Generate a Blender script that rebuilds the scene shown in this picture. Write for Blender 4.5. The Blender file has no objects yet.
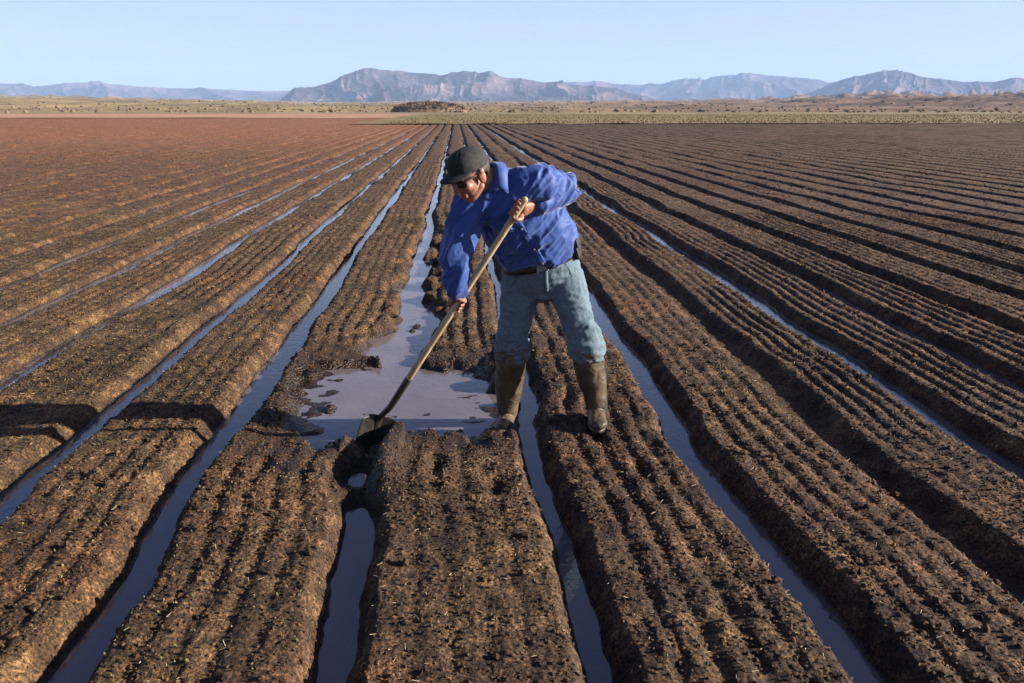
import bpy, bmesh, math, random
import numpy as np
from mathutils import Vector, Matrix, noise as mn

R = math.radians
random.seed(7)
rng = np.random.default_rng(11)
scene = bpy.context.scene
COL = scene.collection
EYE = 1.75            # camera height over the water (z = 0 is the water level)
BED = 0.088           # top of the beds

# ------------------------------------------------------------------ helpers
def tag(o, label=None, cat=None, group=None, kind=None):
    if label: o['label'] = label
    if cat: o['category'] = cat
    if group: o['group'] = group
    if kind: o['kind'] = kind
    return o

def mesh_np(name, verts, faces, mat, parent=None, smooth=True, attrs=None):
    me = bpy.data.meshes.new(name)
    verts = np.asarray(verts, dtype=np.float32); faces = np.asarray(faces, dtype=np.int32)
    nv, nf = len(verts), len(faces); k = faces.shape[1]
    me.vertices.add(nv); me.vertices.foreach_set('co', verts.ravel())
    me.loops.add(nf * k); me.loops.foreach_set('vertex_index', faces.ravel())
    me.polygons.add(nf)
    me.polygons.foreach_set('loop_start', np.arange(0, nf * k, k, dtype=np.int32))
    me.polygons.foreach_set('loop_total', np.full(nf, k, dtype=np.int32))
    me.polygons.foreach_set('use_smooth', np.full(nf, smooth, dtype=bool))
    me.update(calc_edges=True)
    if attrs:
        for an, av in attrs.items():
            a = me.attributes.new(an, 'FLOAT', 'POINT')
            a.data.foreach_set('value', np.asarray(av, dtype=np.float32))
    if mat: me.materials.append(mat)
    o = bpy.data.objects.new(name, me); COL.objects.link(o)
    if parent: o.parent = parent
    return o

def grid_faces(nr, nc):
    i = np.arange(nr - 1)[:, None] * nc + np.arange(nc - 1)[None, :]
    i = i.ravel()
    return np.stack([i, i + 1, i + nc + 1, i + nc], 1)

def _h(ix, iy, seed):
    n = (ix.astype(np.int64) * 374761393 + iy.astype(np.int64) * 668265263 + seed * 1442695041) & 0xFFFFFFFF
    n = ((n ^ (n >> 13)) * 1274126177) & 0xFFFFFFFF
    n = (n ^ (n >> 16)) & 0xFFFFFFFF
    n = (n * 2246822519) & 0xFFFFFFFF
    n = n ^ (n >> 15)
    return (n & 0xFFFFFF) / float(0xFFFFFF) * 2 - 1

def vnoise(x, y, seed=0):
    x = np.asarray(x, float); y = np.asarray(y, float)
    x, y = np.broadcast_arrays(x, y)
    fx = np.floor(x); fy = np.floor(y)
    tx = x - fx; ty = y - fy
    tx = tx * tx * tx * (tx * (tx * 6 - 15) + 10); ty = ty * ty * ty * (ty * (ty * 6 - 15) + 10)
    ix = fx.astype(np.int64); iy = fy.astype(np.int64)
    a = _h(ix, iy, seed); b = _h(ix + 1, iy, seed); c = _h(ix, iy + 1, seed); d = _h(ix + 1, iy + 1, seed)
    return (a * (1 - tx) + b * tx) * (1 - ty) + (c * (1 - tx) + d * tx) * ty

def fbm(x, y, octv=4, seed=0, gain=.5):
    s = 0; a = 1; t = 0
    for k in range(octv):
        s = s + a * vnoise(x * 2 ** k + 13.7 * k, y * 2 ** k - 7.3 * k, seed + k); t += a; a *= gain
    return s / t

def ridged(x, y, octv=5, seed=0, gain=.5):
    s = 0; a = 1; t = 0
    for k in range(octv):
        n = 1 - np.abs(vnoise(x * 2 ** k + 3.1 * k, y * 2 ** k + 9.2 * k, seed + k)) * 1.6
        s = s + a * n * n; t += a; a *= gain
    return s / t

def sst(e0, e1, x):
    t = np.clip((x - e0) / (e1 - e0), 0, 1)
    return t * t * (3 - 2 * t)

# ------------------------------------------------------------------ materials
def new_mat(name):
    m = bpy.data.materials.new(name); m.use_nodes = True
    nt = m.node_tree; b = nt.nodes['Principled BSDF']
    return m, nt, b

def ramp(nt, stops):
    r = nt.nodes.new('ShaderNodeValToRGB')
    els = r.color_ramp.elements
    while len(els) < len(stops): els.new(.5)
    for e, (p, c) in zip(els, stops):
        e.position = p; e.color = (*c, 1)
    return r

def noise_node(nt, scale, detail=4, rough=.55, vec=None, dist=0.0):
    n = nt.nodes.new('ShaderNodeTexNoise'); n.inputs['Scale'].default_value = scale
    n.inputs['Detail'].default_value = detail; n.inputs['Roughness'].default_value = rough
    n.inputs['Distortion'].default_value = dist
    if vec is not None: nt.links.new(vec, n.inputs['Vector'])
    return n

def geo_pos(nt):
    return nt.nodes.new('ShaderNodeNewGeometry').outputs['Position']

def mixc(nt, fac, a, b, mode='MIX'):
    m = nt.nodes.new('ShaderNodeMix'); m.data_type = 'RGBA'; m.blend_type = mode
    for sock, v in ((m.inputs[0], fac), (m.inputs[6], a), (m.inputs[7], b)):
        if hasattr(v, 'links'): nt.links.new(v, sock)
        elif isinstance(v, tuple): sock.default_value = (*v, 1)
        else: sock.default_value = v
    return m.outputs[2]

def mathn(nt, op, a, b=0.0, c=None, clamp=False):
    m = nt.nodes.new('ShaderNodeMath'); m.operation = op; m.use_clamp = clamp
    for i, v in enumerate((a, b) if c is None else (a, b, c)):
        if hasattr(v, 'links'): nt.links.new(v, m.inputs[i])
        else: m.inputs[i].default_value = v
    return m.outputs[0]

def maprange(nt, v, a, b, c=0.0, d=1.0):
    m = nt.nodes.new('ShaderNodeMapRange'); m.interpolation_type = 'SMOOTHSTEP'
    nt.links.new(v, m.inputs[0])
    for i, x in enumerate((a, b, c, d)): m.inputs[i + 1].default_value = x
    return m.outputs[0]

def bump(nt, b, h, strength, dist):
    n = nt.nodes.new('ShaderNodeBump'); n.inputs['Strength'].default_value = strength
    n.inputs['Distance'].default_value = dist
    nt.links.new(h, n.inputs['Height']); nt.links.new(n.outputs[0], b.inputs['Normal'])
    return n

def soil_material(name, tint=1.0, use_wet=True):
    m, nt, b = new_mat(name)
    P = geo_pos(nt)
    big = noise_node(nt, .55, 4, .6, P)
    med = noise_node(nt, 9, 5, .65, P)
    fine = noise_node(nt, 75, 4, .7, P)
    base = ramp(nt, [(.30, (.020, .010, .006)), (.50, (.055, .031, .017)), (.70, (.140, .083, .046))])
    nt.links.new(med.outputs[0], base.inputs[0])
    spk = ramp(nt, [(.38, (.18, .16, .14)), (.50, (.80, .78, .75)), (.58, (1.5, 1.42, 1.3)), (.70, (3.2, 2.9, 2.4))])
    nt.links.new(fine.outputs[0], spk.inputs[0])
    c = mixc(nt, 1.0, base.outputs[0], spk.outputs[0], 'MULTIPLY')
    hue = ramp(nt, [(.35, (1.12, .90, .76)), (.5, (1, 1, 1)), (.66, (1.0, 1.06, .80))])
    nt.links.new(big.outputs[0], hue.inputs[0])
    c = mixc(nt, .8, c, hue.outputs[0], 'MULTIPLY')
    damp = ramp(nt, [(.36, (.62, .60, .60)), (.50, (1, 1, 1)), (.64, (1.35, 1.32, 1.25))])
    dn = noise_node(nt, 1.9, 3, .6, P, .6); nt.links.new(dn.outputs[0], damp.inputs[0])
    c = mixc(nt, .9, c, damp.outputs[0], 'MULTIPLY')
    # drier, paler, redder soil away from the irrigated rows
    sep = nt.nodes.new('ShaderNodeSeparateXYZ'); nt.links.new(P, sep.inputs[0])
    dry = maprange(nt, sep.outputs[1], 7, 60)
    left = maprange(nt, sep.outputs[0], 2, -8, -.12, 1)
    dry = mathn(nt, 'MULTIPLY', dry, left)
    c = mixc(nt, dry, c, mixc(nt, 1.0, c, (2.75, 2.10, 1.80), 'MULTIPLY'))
    nr = mathn(nt, 'MULTIPLY', maprange(nt, sep.outputs[0], .6, -1.6), maprange(nt, sep.outputs[1], 30, 8))
    c = mixc(nt, nr, c, mixc(nt, 1.0, c, (1.12, 1.13, .97), 'MULTIPLY'))
    if use_wet:
        at = nt.nodes.new('ShaderNodeAttribute'); at.attribute_name = 'wet'
        w = at.outputs['Fac']
        wn = mathn(nt, 'ADD', w, mathn(nt, 'MULTIPLY', mathn(nt, 'SUBTRACT', med.outputs[0], .5), .8))
        wf = maprange(nt, wn, .35, .7)
        c = mixc(nt, wf, c, mixc(nt, 1.0, c, (.30, .29, .31), 'MULTIPLY'))
        nt.links.new(maprange(nt, wn, .4, .95, .92, .30), b.inputs['Roughness'])
    else:
        b.inputs['Roughness'].default_value = .92
    nt.links.new(c, b.inputs['Base Color'])
    b.inputs['Specular IOR Level'].default_value = .35
    vor = nt.nodes.new('ShaderNodeTexVoronoi'); vor.inputs['Scale'].default_value = 48
    nt.links.new(P, vor.inputs['Vector'])
    hh = mathn(nt, 'ADD', fine.outputs[0], mathn(nt, 'MULTIPLY', mathn(nt, 'SUBTRACT', 1.0, vor.outputs['Distance']), .7))
    bump(nt, b, hh, .9, .012)
    return m

def plain_mat(name, c1, c2, scale=20, rough=.8, bstr=.3, bdist=.003, stretch=None, spec=.4):
    m, nt, b = new_mat(name)
    tc = nt.nodes.new('ShaderNodeTexCoord'); v = tc.outputs['Object']
    if stretch:
        mp = nt.nodes.new('ShaderNodeMapping'); mp.inputs['Scale'].default_value = stretch
        nt.links.new(v, mp.inputs[0]); v = mp.outputs[0]
    n = noise_node(nt, scale, 5, .6, v)
    r = ramp(nt, [(.35, c1), (.65, c2)]); nt.links.new(n.outputs[0], r.inputs[0])
    nt.links.new(r.outputs[0], b.inputs['Base Color'])
    b.inputs['Roughness'].default_value = rough; b.inputs['Specular IOR Level'].default_value = spec
    bump(nt, b, n.outputs[0], bstr, bdist)
    return m

SOIL = soil_material('soil')
CLOD = soil_material('clod_soil', use_wet=False)

# ------------------------------------------------------------------ the field
KNOWN = [-2.95, -2.05, -1.29, -.465, .395, 1.22, 2.02, 2.76]
FUR = [KNOWN[0] - .81 * k for k in range(200, 0, -1)] + KNOWN + [KNOWN[-1] + .81 * k for k in range(1, 200)]
FUR = np.array(FUR)
I0 = 200                                            # index of KNOWN[0]
FLOOR = np.full(len(FUR), .03)
WID = np.full(len(FUR), .038)
WID[203] = .020; WID[204] = .010; WID[205] = .034; WID[206] = .045; WID[207] = .050; WID[197:200] = .050; WID[200] = .038; WID[201] = .026; WID[202] = .028; WID[205] = .026
for i, f in zip(range(I0, I0 + 8), (-.028, -.028, -.028, -.030, -.026, -.028, .016, -.030)): FLOOR[i] = f
for k, f in ((1, -.026), (2, -.020), (3, -.008), (4, .002)): FLOOR[I0 - k] = f
for k, f in ((1, .004), (2, .0), (3, .012)): FLOOR[I0 + 7 + k] = f

def nearest(x):
    j = np.clip(np.searchsorted(FUR, x), 1, len(FUR) - 1)
    l = FUR[j - 1]; r = FUR[j]
    return j, l, r

def pool_mask(x, y):
    wx = x + fbm(x * 3, y * 3, 3, 50) * .34; wy = y + fbm(x * 2.5, y * 2.5, 3, 60) * .42 + .10 * fbm(x * 11, y * 5, 2, 66)
    a = sst(-1.10, -.90, wx) * sst(.42, .26, wx) * sst(4.02, 4.22, wy) * sst(5.62, 5.35, wy)
    # the widened channel that feeds it
    half = .10 + .10 * sst(10.5, 6.0, y) + .04 * sst(6.5, 5.4, y)
    b = sst(half + .07, half - .05, np.abs(wx + .385)) * sst(4.6, 5.1, y) * sst(14, 9, y)
    return np.maximum(a, b), a, b

def height(x, y, fine=True):
    xw = x + .042 * vnoise(x * .35 + 5, y * .8, 3) + .020 * vnoise(x * 1.7, y * 2.6, 4)
    j, l, r = nearest(xw)
    dl = xw - l; dr = r - xw
    d = np.minimum(dl, dr)
    fi = np.where(dl < dr, j - 1, j)
    fl = FLOOR[fi] + np.where(fi < 202, .024, .012) * vnoise(y * .9, fi * 3.7, 8) + .012 * vnoise(y * .17, fi * 1.9, 9) + .020 * sst(12, 30, y)
    if fine:
        d = d + .018 * fbm(x * 9, y * 7, 3, 21)
    wid = WID[fi] + .018 * vnoise(y * .6, fi * 5.1, 12)
    wall = sst(wid, wid + .115, d)
    w = r - l
    u = dl / w
    crown = .010 * (1 - (2 * u - 1) ** 2)
    groove = -(.0125 + .0075 * sst(3.0, 4.6, y) - .004 * sst(9, 20, y)) * (np.cos(u * 2 * np.pi * 7.0) * .5 + .5) ** 1.5 * sst(.17, .24, d)
    gm = .45 + .55 * sst(-.3, .4, vnoise(x * .8, y * .35, 33))
    bedh = BED + crown + groove * gm + .016 * vnoise(x * .9, y * .6, 17)
    bedh = bedh * (.70 + .30 * sst(-3.2, -.9, x))          # the rows to the left stand lower
    z = fl + (bedh - fl) * wall
    pm = None
    if fine:
        pm, pa, pb = pool_mask(x, y)
        # mud plug that closes the furrow under the shovel, with a ragged crest
        plug = np.exp(-((x + .66) / .20) ** 2) * sst(3.22, 3.42, y) * sst(4.22, 4.02, y)
        hole = .75 * np.exp(-((x + .53) / .07) ** 2 - ((y - 3.62) / .13) ** 2) + (.12 + .5 * sst(3.80, 3.95, y)) * np.exp(-((x + .47) / .10) ** 2) * sst(3.3, 3.5, y) * sst(4.25, 4.1, y)
        z = z + (.075 + .02 * fbm(x * 7, y * 7, 3, 72)) * np.exp(-((x + .42) / .12) ** 2) * sst(3.3, 3.5, y) * sst(4.2, 4.05, y)
        z = z + (np.maximum(z, .072 + .025 * fbm(x * 6, y * 6, 3, 71)) - z) * np.clip(plug * 1.6, 0, 1) - .10 * hole
        tgt = -.017 + (.034 - .016 * pb) * fbm(x * 6, y * 8, 4, 81) + .018 * sst(-.10, .22, x) * pa + .014 * sst(-.70, -.98, x)
        z = z + (tgt - z) * pm
        soft = sst(-1.25, -1.0, x) * sst(.34, .22, x) * np.maximum(sst(3.5, 4.05, y) * sst(4.6, 4.2, y), sst(6.1, 5.4, y) * sst(5.0, 5.3, y)) * (1 - pm) * (np.abs(x + .47) > .16)
        z = z + (np.minimum(z, .034 + .016 * fbm(x * 5, y * 5, 3, 88)) - z) * soft * .75
        # pits where boots went in
        for px, py in ((.98, 3.72), (.84, 3.45), (1.02, 3.95), (.70, 3.85), (.62, 4.35), (.92, 4.5), (.10, 3.9), (-.12, 3.55), (.15, 3.3), (-.75, 3.85), (-.95, 3.6)):
            z = z - .042 * np.exp(-((x - px) / .055) ** 2 - ((y - py) / .10) ** 2)
            z = z + .018 * np.exp(-((x - px) / .10) ** 2 - ((y - py) / .16) ** 2)
        rough = (.25 + .75 * sst(.0, .06, z)) * (1 - .75 * pm)
        z = z + rough * (.0055 * fbm(x * 14, y * 14, 3, 91) + .0065 * np.abs(vnoise(x * 33, y * 33, 95)) + .010 * sst(.45, .9, vnoise(x * 11, y * 11, 99)) * sst(0, .5, vnoise(x * 1.3, y * 1.1, 98)))
    return z, pm

def wetness(x, y, z, pm):
    w = sst(.026, .004, z)
    near_pool = sst(-1.45, -1.1, x) * sst(.80, .45, x) * sst(3.3, 3.9, y) * sst(6.4, 5.2, y)
    w2 = .62 * near_pool + pm * 1.0
    bandA = np.exp(-((x + .42) / .28) ** 2) * sst(2.9, 3.3, y) * sst(4.6, 4.2, y)
    smear = np.exp(-((x + .85) / .22) ** 2 - ((y - 3.55) / .18) ** 2) * .7
    return np.clip(np.maximum.reduce([w, w2, bandA * .8, smear]), 0, 1)

# near part, fine grid that widens away from the viewer
ys = [1.15]
while ys[-1] < 30: ys.append(ys[-1] * 1.0052)
ys = np.array(ys); NC = 1150
u = np.linspace(-1, 1, NC)
X = u[None, :] * (ys[:, None] * .78 + 2.2) + .05 * ys[:, None]; Y = np.repeat(ys[:, None], NC, 1)
Z, PM = height(X, Y)
W = wetness(X, Y, Z, PM)
v1 = np.stack([X.ravel(), Y.ravel(), Z.ravel()], 1); f1 = grid_faces(len(ys), NC); w1 = W.ravel()
# far part, columns follow the bed section
cols = []
for i in range(len(FUR) - 1):
    a, b_ = FUR[i], FUR[i + 1]; w = b_ - a
    cols += [a, a + .085, a + .18, a + w * .38, a + w * .62, b_ - .18, b_ - .085]
cols = np.array(cols)
yf = [29.8]
while yf[-1] < 162: yf.append(yf[-1] * 1.016)
yf = np.array(yf)
X2 = np.repeat(cols[None, :], len(yf), 0); Y2 = np.repeat(yf[:, None], len(cols), 1)
Z2, _ = height(X2, Y2, False)
Z2 = Z2 + .012 * vnoise(X2 * 7, Y2 * 1.3, 5) * 1.2
W2 = np.zeros_like(Z2)
f2 = grid_faces(len(yf), len(cols)) + len(v1)
v2 = np.stack([X2.ravel(), Y2.ravel(), Z2.ravel()], 1)
field = mesh_np('field', np.vstack([v1, v2]), np.vstack([f1, f2]), SOIL, attrs={'wet': np.concatenate([w1, W2.ravel()])})
tag(field, kind='structure')

# clods lying on the beds
def ico():
    bm = bmesh.new(); bmesh.ops.create_icosphere(bm, subdivisions=1, radius=1)
    v = np.array([q.co[:] for q in bm.verts]); f = np.array([[q.index for q in p.verts] for p in bm.faces]); bm.free()
    return v, f
IV, IF = ico()

def scatter_xy(n, y0, y1, slope=.76, pad=.9):
    ymax = y1 * slope + pad
    out = np.zeros((0, 2))
    while len(out) < n:
        y = rng.uniform(y0, y1, n * 2); x = rng.uniform(-ymax, ymax, n * 2) + .05 * y
        k = np.abs(x - .05 * y) < y * slope + pad
        out = np.vstack([out, np.stack([x[k], y[k]], 1)])
    return out[:n]

def blobs(spec, zmin, sink=.3, flat=.75, jit=.28):
    V, F = [], []; off = 0
    for n, y0, y1, s0, s1, pw in spec:
        p = scatter_xy(n, y0, y1)
        z, pm = height(p[:, 0], p[:, 1])
        k = (z > zmin) & (rng.random(len(p)) < .45 + .55 * sst(-.3, .4, fbm(p[:, 0] * 1.6, p[:, 1] * 1.2, 3, 777)))
        p = p[k]; z = z[k]; m = len(p)
        s = s0 + (s1 - s0) * rng.random(m) ** pw
        sc = s[:, None] * rng.uniform(.7, 1.3, (m, 3)); sc[:, 2] *= flat
        a = rng.uniform(0, 6.28, m); ca, sa = np.cos(a), np.sin(a)
        q = IV[None] * (1 + rng.uniform(-jit, jit, (m, len(IV), 1))) * sc[:, None, :]
        qx = q[..., 0] * ca[:, None] - q[..., 1] * sa[:, None]; qy = q[..., 0] * sa[:, None] + q[..., 1] * ca[:, None]
        q = np.stack([qx + p[:, 0:1], qy + p[:, 1:2], q[..., 2] + (z + s * sink)[:, None]], -1)
        V.append(q.reshape(-1, 3)); F.append((IF[None] + (np.arange(m) * len(IV))[:, None, None] + off).reshape(-1, 3)); off += m * len(IV)
    return np.vstack(V), np.vstack(F)

V, F = blobs([(95000, 1.3, 5.5, .0020, .0085, 1.8), (1600, 1.3, 5.5, .009, .021, 2), (52000, 5.5, 13, .004, .013, 2), (26000, 13, 34, .008, .024, 2)], .028)
clods = mesh_np('soil_clods', V, F, CLOD, smooth=False)
tag(clods, 'loose brown clods of broken soil lying over the raised beds', 'soil clods', kind='stuff')

# pale bits of straw and small green-brown crop remains
def bits(n, y0, y1, l0, l1, wd, zmin):
    p = scatter_xy(n, y0, y1); z, pm = height(p[:, 0], p[:, 1]); k = z > zmin; p = p[k]; z = z[k]; m = len(p)
    a = rng.uniform(0, 6.28, m); L = rng.uniform(l0, l1, m) * .5; W_ = wd * rng.uniform(.6, 1.4, m) * (1 + p[:, 1] * .06)
    dx = np.cos(a); dy = np.sin(a); tz = rng.uniform(-.35, .6, m) * L
    lift = .010
    c = np.stack([p[:, 0], p[:, 1], z + lift], 1); d = np.stack([dx * L, dy * L, tz], 1); s = np.stack([-dy * W_, dx * W_, np.zeros(m)], 1)
    up = np.stack([np.zeros(m), np.zeros(m), W_ * .8], 1)
    q = np.stack([c - d - s, c - d + s, c + d - s, c + d + s, c - d + up, c + d + up], 1)
    f = np.array([[0, 1, 4, 4], [2, 5, 3, 3], [0, 4, 5, 2], [4, 1, 3, 5], [0, 2, 3, 1]])
    f = np.array([[0, 4, 5], [0, 5, 2], [4, 1, 3], [4, 3, 5], [0, 2, 3], [0, 3, 1], [0, 1, 4], [2, 5, 3]])
    return q.reshape(-1, 3), (f[None] + (np.arange(m) * 6)[:, None, None]).reshape(-1, 3)
A = bits(3000, 1.3, 6.5, .006, .026, .0011, .05); B = bits(1200, 6.5, 18, .015, .04, .0016, .05)
straw = mesh_np('straw_bits', np.vstack([A[0], B[0]]), np.vstack([A[1], B[1] + len(A[0])]),
                plain_mat('straw', (.16, .11, .06), (.42, .34, .22), 40), smooth=False)
tag(straw, 'scattered pale straw and crop remains on the soil', 'straw', kind='stuff')

def f_seed(n):
    p = scatter_xy(n * 3, 1.5, 14); p = p[(p[:, 0] < -.25 + .3 * rng.standard_normal(len(p)))]
    z, pm = height(p[:, 0], p[:, 1]); k = z > .045
    return np.stack([p[k, 0], p[k, 1], z[k] + .004], 1)

# ------------------------------------------------------------------ water
def water_material():
    m, nt, b = new_mat('muddy_water')
    P = geo_pos(nt)
    n = noise_node(nt, 2.2, 3, .5, P)
    r = ramp(nt, [(.3, (.105, .087, .094)), (.7, (.150, .126, .135))]); nt.links.new(n.outputs[0], r.inputs[0])
    nt.links.new(r.outputs[0], b.inputs['Base Color'])
    b.inputs['Roughness'].default_value = .05; b.inputs['IOR'].default_value = 1.62
    b.inputs['Specular IOR Level'].default_value = .8
    w = noise_node(nt, 16, 3, .55, P, .4)
    w2 = noise_node(nt, 60, 2, .5, P)
    bump(nt, b, mathn(nt, 'ADD', w.outputs[0], mathn(nt, 'MULTIPLY', w2.outputs[0], .25)), .16, .010)
    return m
wx0, wx1 = -26, 26
bm = bmesh.new()
nx, ny = 52, 60
vs = [[bm.verts.new((wx0 + (wx1 - wx0) * i / nx, 1.0 + 69 * j / ny, 0)) for i in range(nx + 1)] for j in range(ny + 1)]
for j in range(ny):
    for i in range(nx): bm.faces.new((vs[j][i], vs[j][i + 1], vs[j + 1][i + 1], vs[j + 1][i]))
me = bpy.data.meshes.new('water'); bm.to_mesh(me); bm.free(); me.materials.append(water_material())
wat = bpy.data.objects.new('water', me); COL.objects.link(wat); tag(wat, kind='structure')

# ------------------------------------------------------------------ plain, verge, hills, mountains
YAW = R(3.86)
def bearing(px):                                     # compass bearing of a feature from the camera, 0 = along the rows
    return YAW + math.atan((px - 512) / 829.0)

def sheet(name, x0, x1, y0, y1, z, mat, nx=40, ny=40, amp=0., sc=.05, seed=0):
    xs = np.linspace(x0, x1, nx); yy = np.geomspace(y0, y1, ny) if y0 > 0 else np.linspace(y0, y1, ny)
    XX, YY = np.meshgrid(xs, yy); ZZ = z + amp * fbm(XX * sc, YY * sc, 3, seed)
    return tag(mesh_np(name, np.stack([XX.ravel(), YY.ravel(), ZZ.ravel()], 1), grid_faces(ny, nx), mat), kind='structure')

def land_mat(name, stops, sc, sc2, rough=.95, bd=.2, tint=None):
    m, nt, b = new_mat(name); P = geo_pos(nt)
    mp = nt.nodes.new('ShaderNodeMapping'); mp.inputs['Scale'].default_value = (1, .35, 1); nt.links.new(P, mp.inputs[0])
    n = noise_node(nt, sc, 5, .65, mp.outputs[0]); n2 = noise_node(nt, sc2, 4, .65, P)
    s = mathn(nt, 'ADD', mathn(nt, 'MULTIPLY', n.outputs[0], .6), mathn(nt, 'MULTIPLY', n2.outputs[0], .4))
    r = ramp(nt, stops); nt.links.new(s, r.inputs[0]); nt.links.new(r.outputs[0], b.inputs['Base Color'])
    b.inputs['Roughness'].default_value = rough; b.inputs['Specular IOR Level'].default_value = .15
    bump(nt, b, n2.outputs[0], .5, bd)
    return m
OLIVE = land_mat('olive_ground', [(.38, (.13, .100, .048)), (.5, (.18, .140, .070)), (.62, (.24, .19, .105))], .12, 1.1, bd=.1)
PALE = land_mat('pale_dirt', [(.35, (.24, .14, .09)), (.5, (.34, .20, .13)), (.65, (.42, .27, .18))], .10, .8, bd=.1)
def side_tint(m, left, right):
    nt = m.node_tree; b = nt.nodes['Principled BSDF']; src = b.inputs['Base Color'].links[0].from_socket
    sp = nt.nodes.new('ShaderNodeSeparateXYZ'); nt.links.new(geo_pos(nt), sp.inputs[0])
    q = mathn(nt, 'DIVIDE', sp.outputs[0], sp.outputs[1])
    t = mixc(nt, maprange(nt, q, -.15, .35), left, right)
    nt.links.new(mixc(nt, 1.0, src, t, 'MULTIPLY'), b.inputs['Base Color'])
TAN = land_mat('desert_soil', [(.40, (.12, .098, .048)), (.5, (.20, .165, .085)), (.60, (.29, .245, .14))], .018, .12, bd=.4)
HILL = land_mat('hill_soil', [(.40, (.08, .056, .040)), (.5, (.18, .132, .092)), (.60, (.29, .22, .155))], .012, .07, bd=2.)
side_tint(HILL, (1.18, 1.16, .74), (.92, .80, .72))
sheet('ground', -16000, 16000, -1200, 16500, -.35, SOIL, 30, 30)
sheet('desert_plain', -15500, 15500, 160, 16000, -.02, TAN, 120, 120, .25, .01, 3)
sheet('dirt_track', -330, -12, 161.5, 300, .15, PALE, 90, 30, .12, .08, 5)
sheet('crop_strip', -12, 420, 93, 290, .17, OLIVE, 140, 60, .07, .3, 6)

def tufts(n, f, smin, smax, leaves=5):
    """small clumps of blade-like faces"""
    V, Fc = [], []; off = 0
    P = f(n); m = len(P)
    for k in range(leaves):
        a = rng.uniform(0, 6.28, m); s = rng.uniform(smin, smax, m); w = s * rng.uniform(.25, .5, m); lean = rng.uniform(.1, .6, m) * s
        dx, dy = np.cos(a), np.sin(a)
        b0 = P + np.stack([-dy * w, dx * w, 0 * a], 1); b1 = P - np.stack([-dy * w, dx * w, 0 * a], 1)
        t0 = P + np.stack([dx * lean + -dy * w * .5, dy * lean + dx * w * .5, s * rng.uniform(.6, 1, m)], 1)
        t1 = P + np.stack([dx * lean - -dy * w * .5, dy * lean - dx * w * .5, s * rng.uniform(.6, 1, m)], 1)
        V.append(np.stack([b0, b1, t1, t0], 1).reshape(-1, 3)); Fc.append(np.arange(m * 4).reshape(-1, 4) + off); off += m * 4
    return np.vstack(V), np.vstack(Fc)

def leaf_mat(name, c1, c2, sc=.3):
    m, nt, b = new_mat(name); P = geo_pos(nt); n = noise_node(nt, sc, 3, .6, P)
    r = ramp(nt, [(.38, c1), (.62, c2)]); nt.links.new(n.outputs[0], r.inputs[0]); nt.links.new(r.outputs[0], b.inputs['Base Color'])
    b.inputs['Roughness'].default_value = .9; b.inputs['Specular IOR Level'].default_value = .2
    return m
V, F = tufts(9000, f_seed, .004, .012, 3)
tag(mesh_np('seedlings', V, F, leaf_mat('seedling_leaf', (.07, .075, .025), (.16, .14, .06), 3.), smooth=False),
    'sparse tiny green and yellow seedlings coming up on the beds at the left', 'seedlings', kind='stuff')
def f_crop(n):
    y = 94 + 150 * rng.random(n) ** 1.4; x = rng.uniform(-10, 1, n) * 0 + rng.uniform(-8, .74 * y.max() + 10, n)
    return np.stack([x, y, np.full(n, .15)], 1)
V, F = tufts(15000, f_crop, .05, .20, 4)
tag(mesh_np('crop_cover', V, F, leaf_mat('olive_leaf', (.14, .108, .052), (.195, .155, .078)), smooth=False),
    'low olive green growth in a strip past the far end of the rows', 'ground cover', kind='stuff')

# desert hills: one height field between the plain and the mountains
def interp(pts, th):
    b = np.array([bearing(p) for p, _ in pts]); h = np.array([q for _, q in pts], float)
    return np.interp(th, b, h)
th = np.linspace(R(-52), R(60), 900); rr = np.geomspace(420, 5200, 130)
TH, RR = np.meshgrid(th, rr)
HX, HY = RR * np.sin(TH), RR * np.cos(TH)
lift = interp([(-300, 9), (0, 12.5), (60, 13), (280, 9), (300, 7.5), (390, 8), (470, 8), (560, 9), (650, 9.5), (700, 9.5), (800, 12), (880, 15), (960, 14), (1024, 15), (1300, 15)], TH)
ang = lift / 829.
rg = ridged(HX * .006 + 3, HY * .003, 5, 200) - .45
f2_ = fbm(HX * .02, HY * .01, 4, 230)
rugged = interp([(-300, .3), (250, .35), (400, .45), (600, .6), (760, .9), (1024, 1.1), (1300, 1.1)], TH)
HZ = 1.75 + RR * ang * sst(420, 1250, RR) * (.80 + .20 * sst(1200, 4500, RR)) * (.83 + rugged * (.75 * rg + .25 * f2_)) - 1.9
HZ = HZ + 1.6 * sst(430, 900, RR) * f2_
HZ = np.where(RR < 440, -.6, HZ)
tag(mesh_np('desert_hills', np.stack([HX.ravel(), HY.ravel(), HZ.ravel()], 1), grid_faces(*TH.shape), HILL), kind='structure')

def hill_z(x, y):
    r = np.hypot(x, y); t = np.arctan2(x, y)
    ti = np.clip(np.interp(t, th, np.arange(len(th))), 0, len(th) - 1).round().astype(int)
    ri = np.clip(np.interp(r, rr, np.arange(len(rr))), 0, len(rr) - 1).round().astype(int)
    return HZ[ri, ti]

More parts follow.
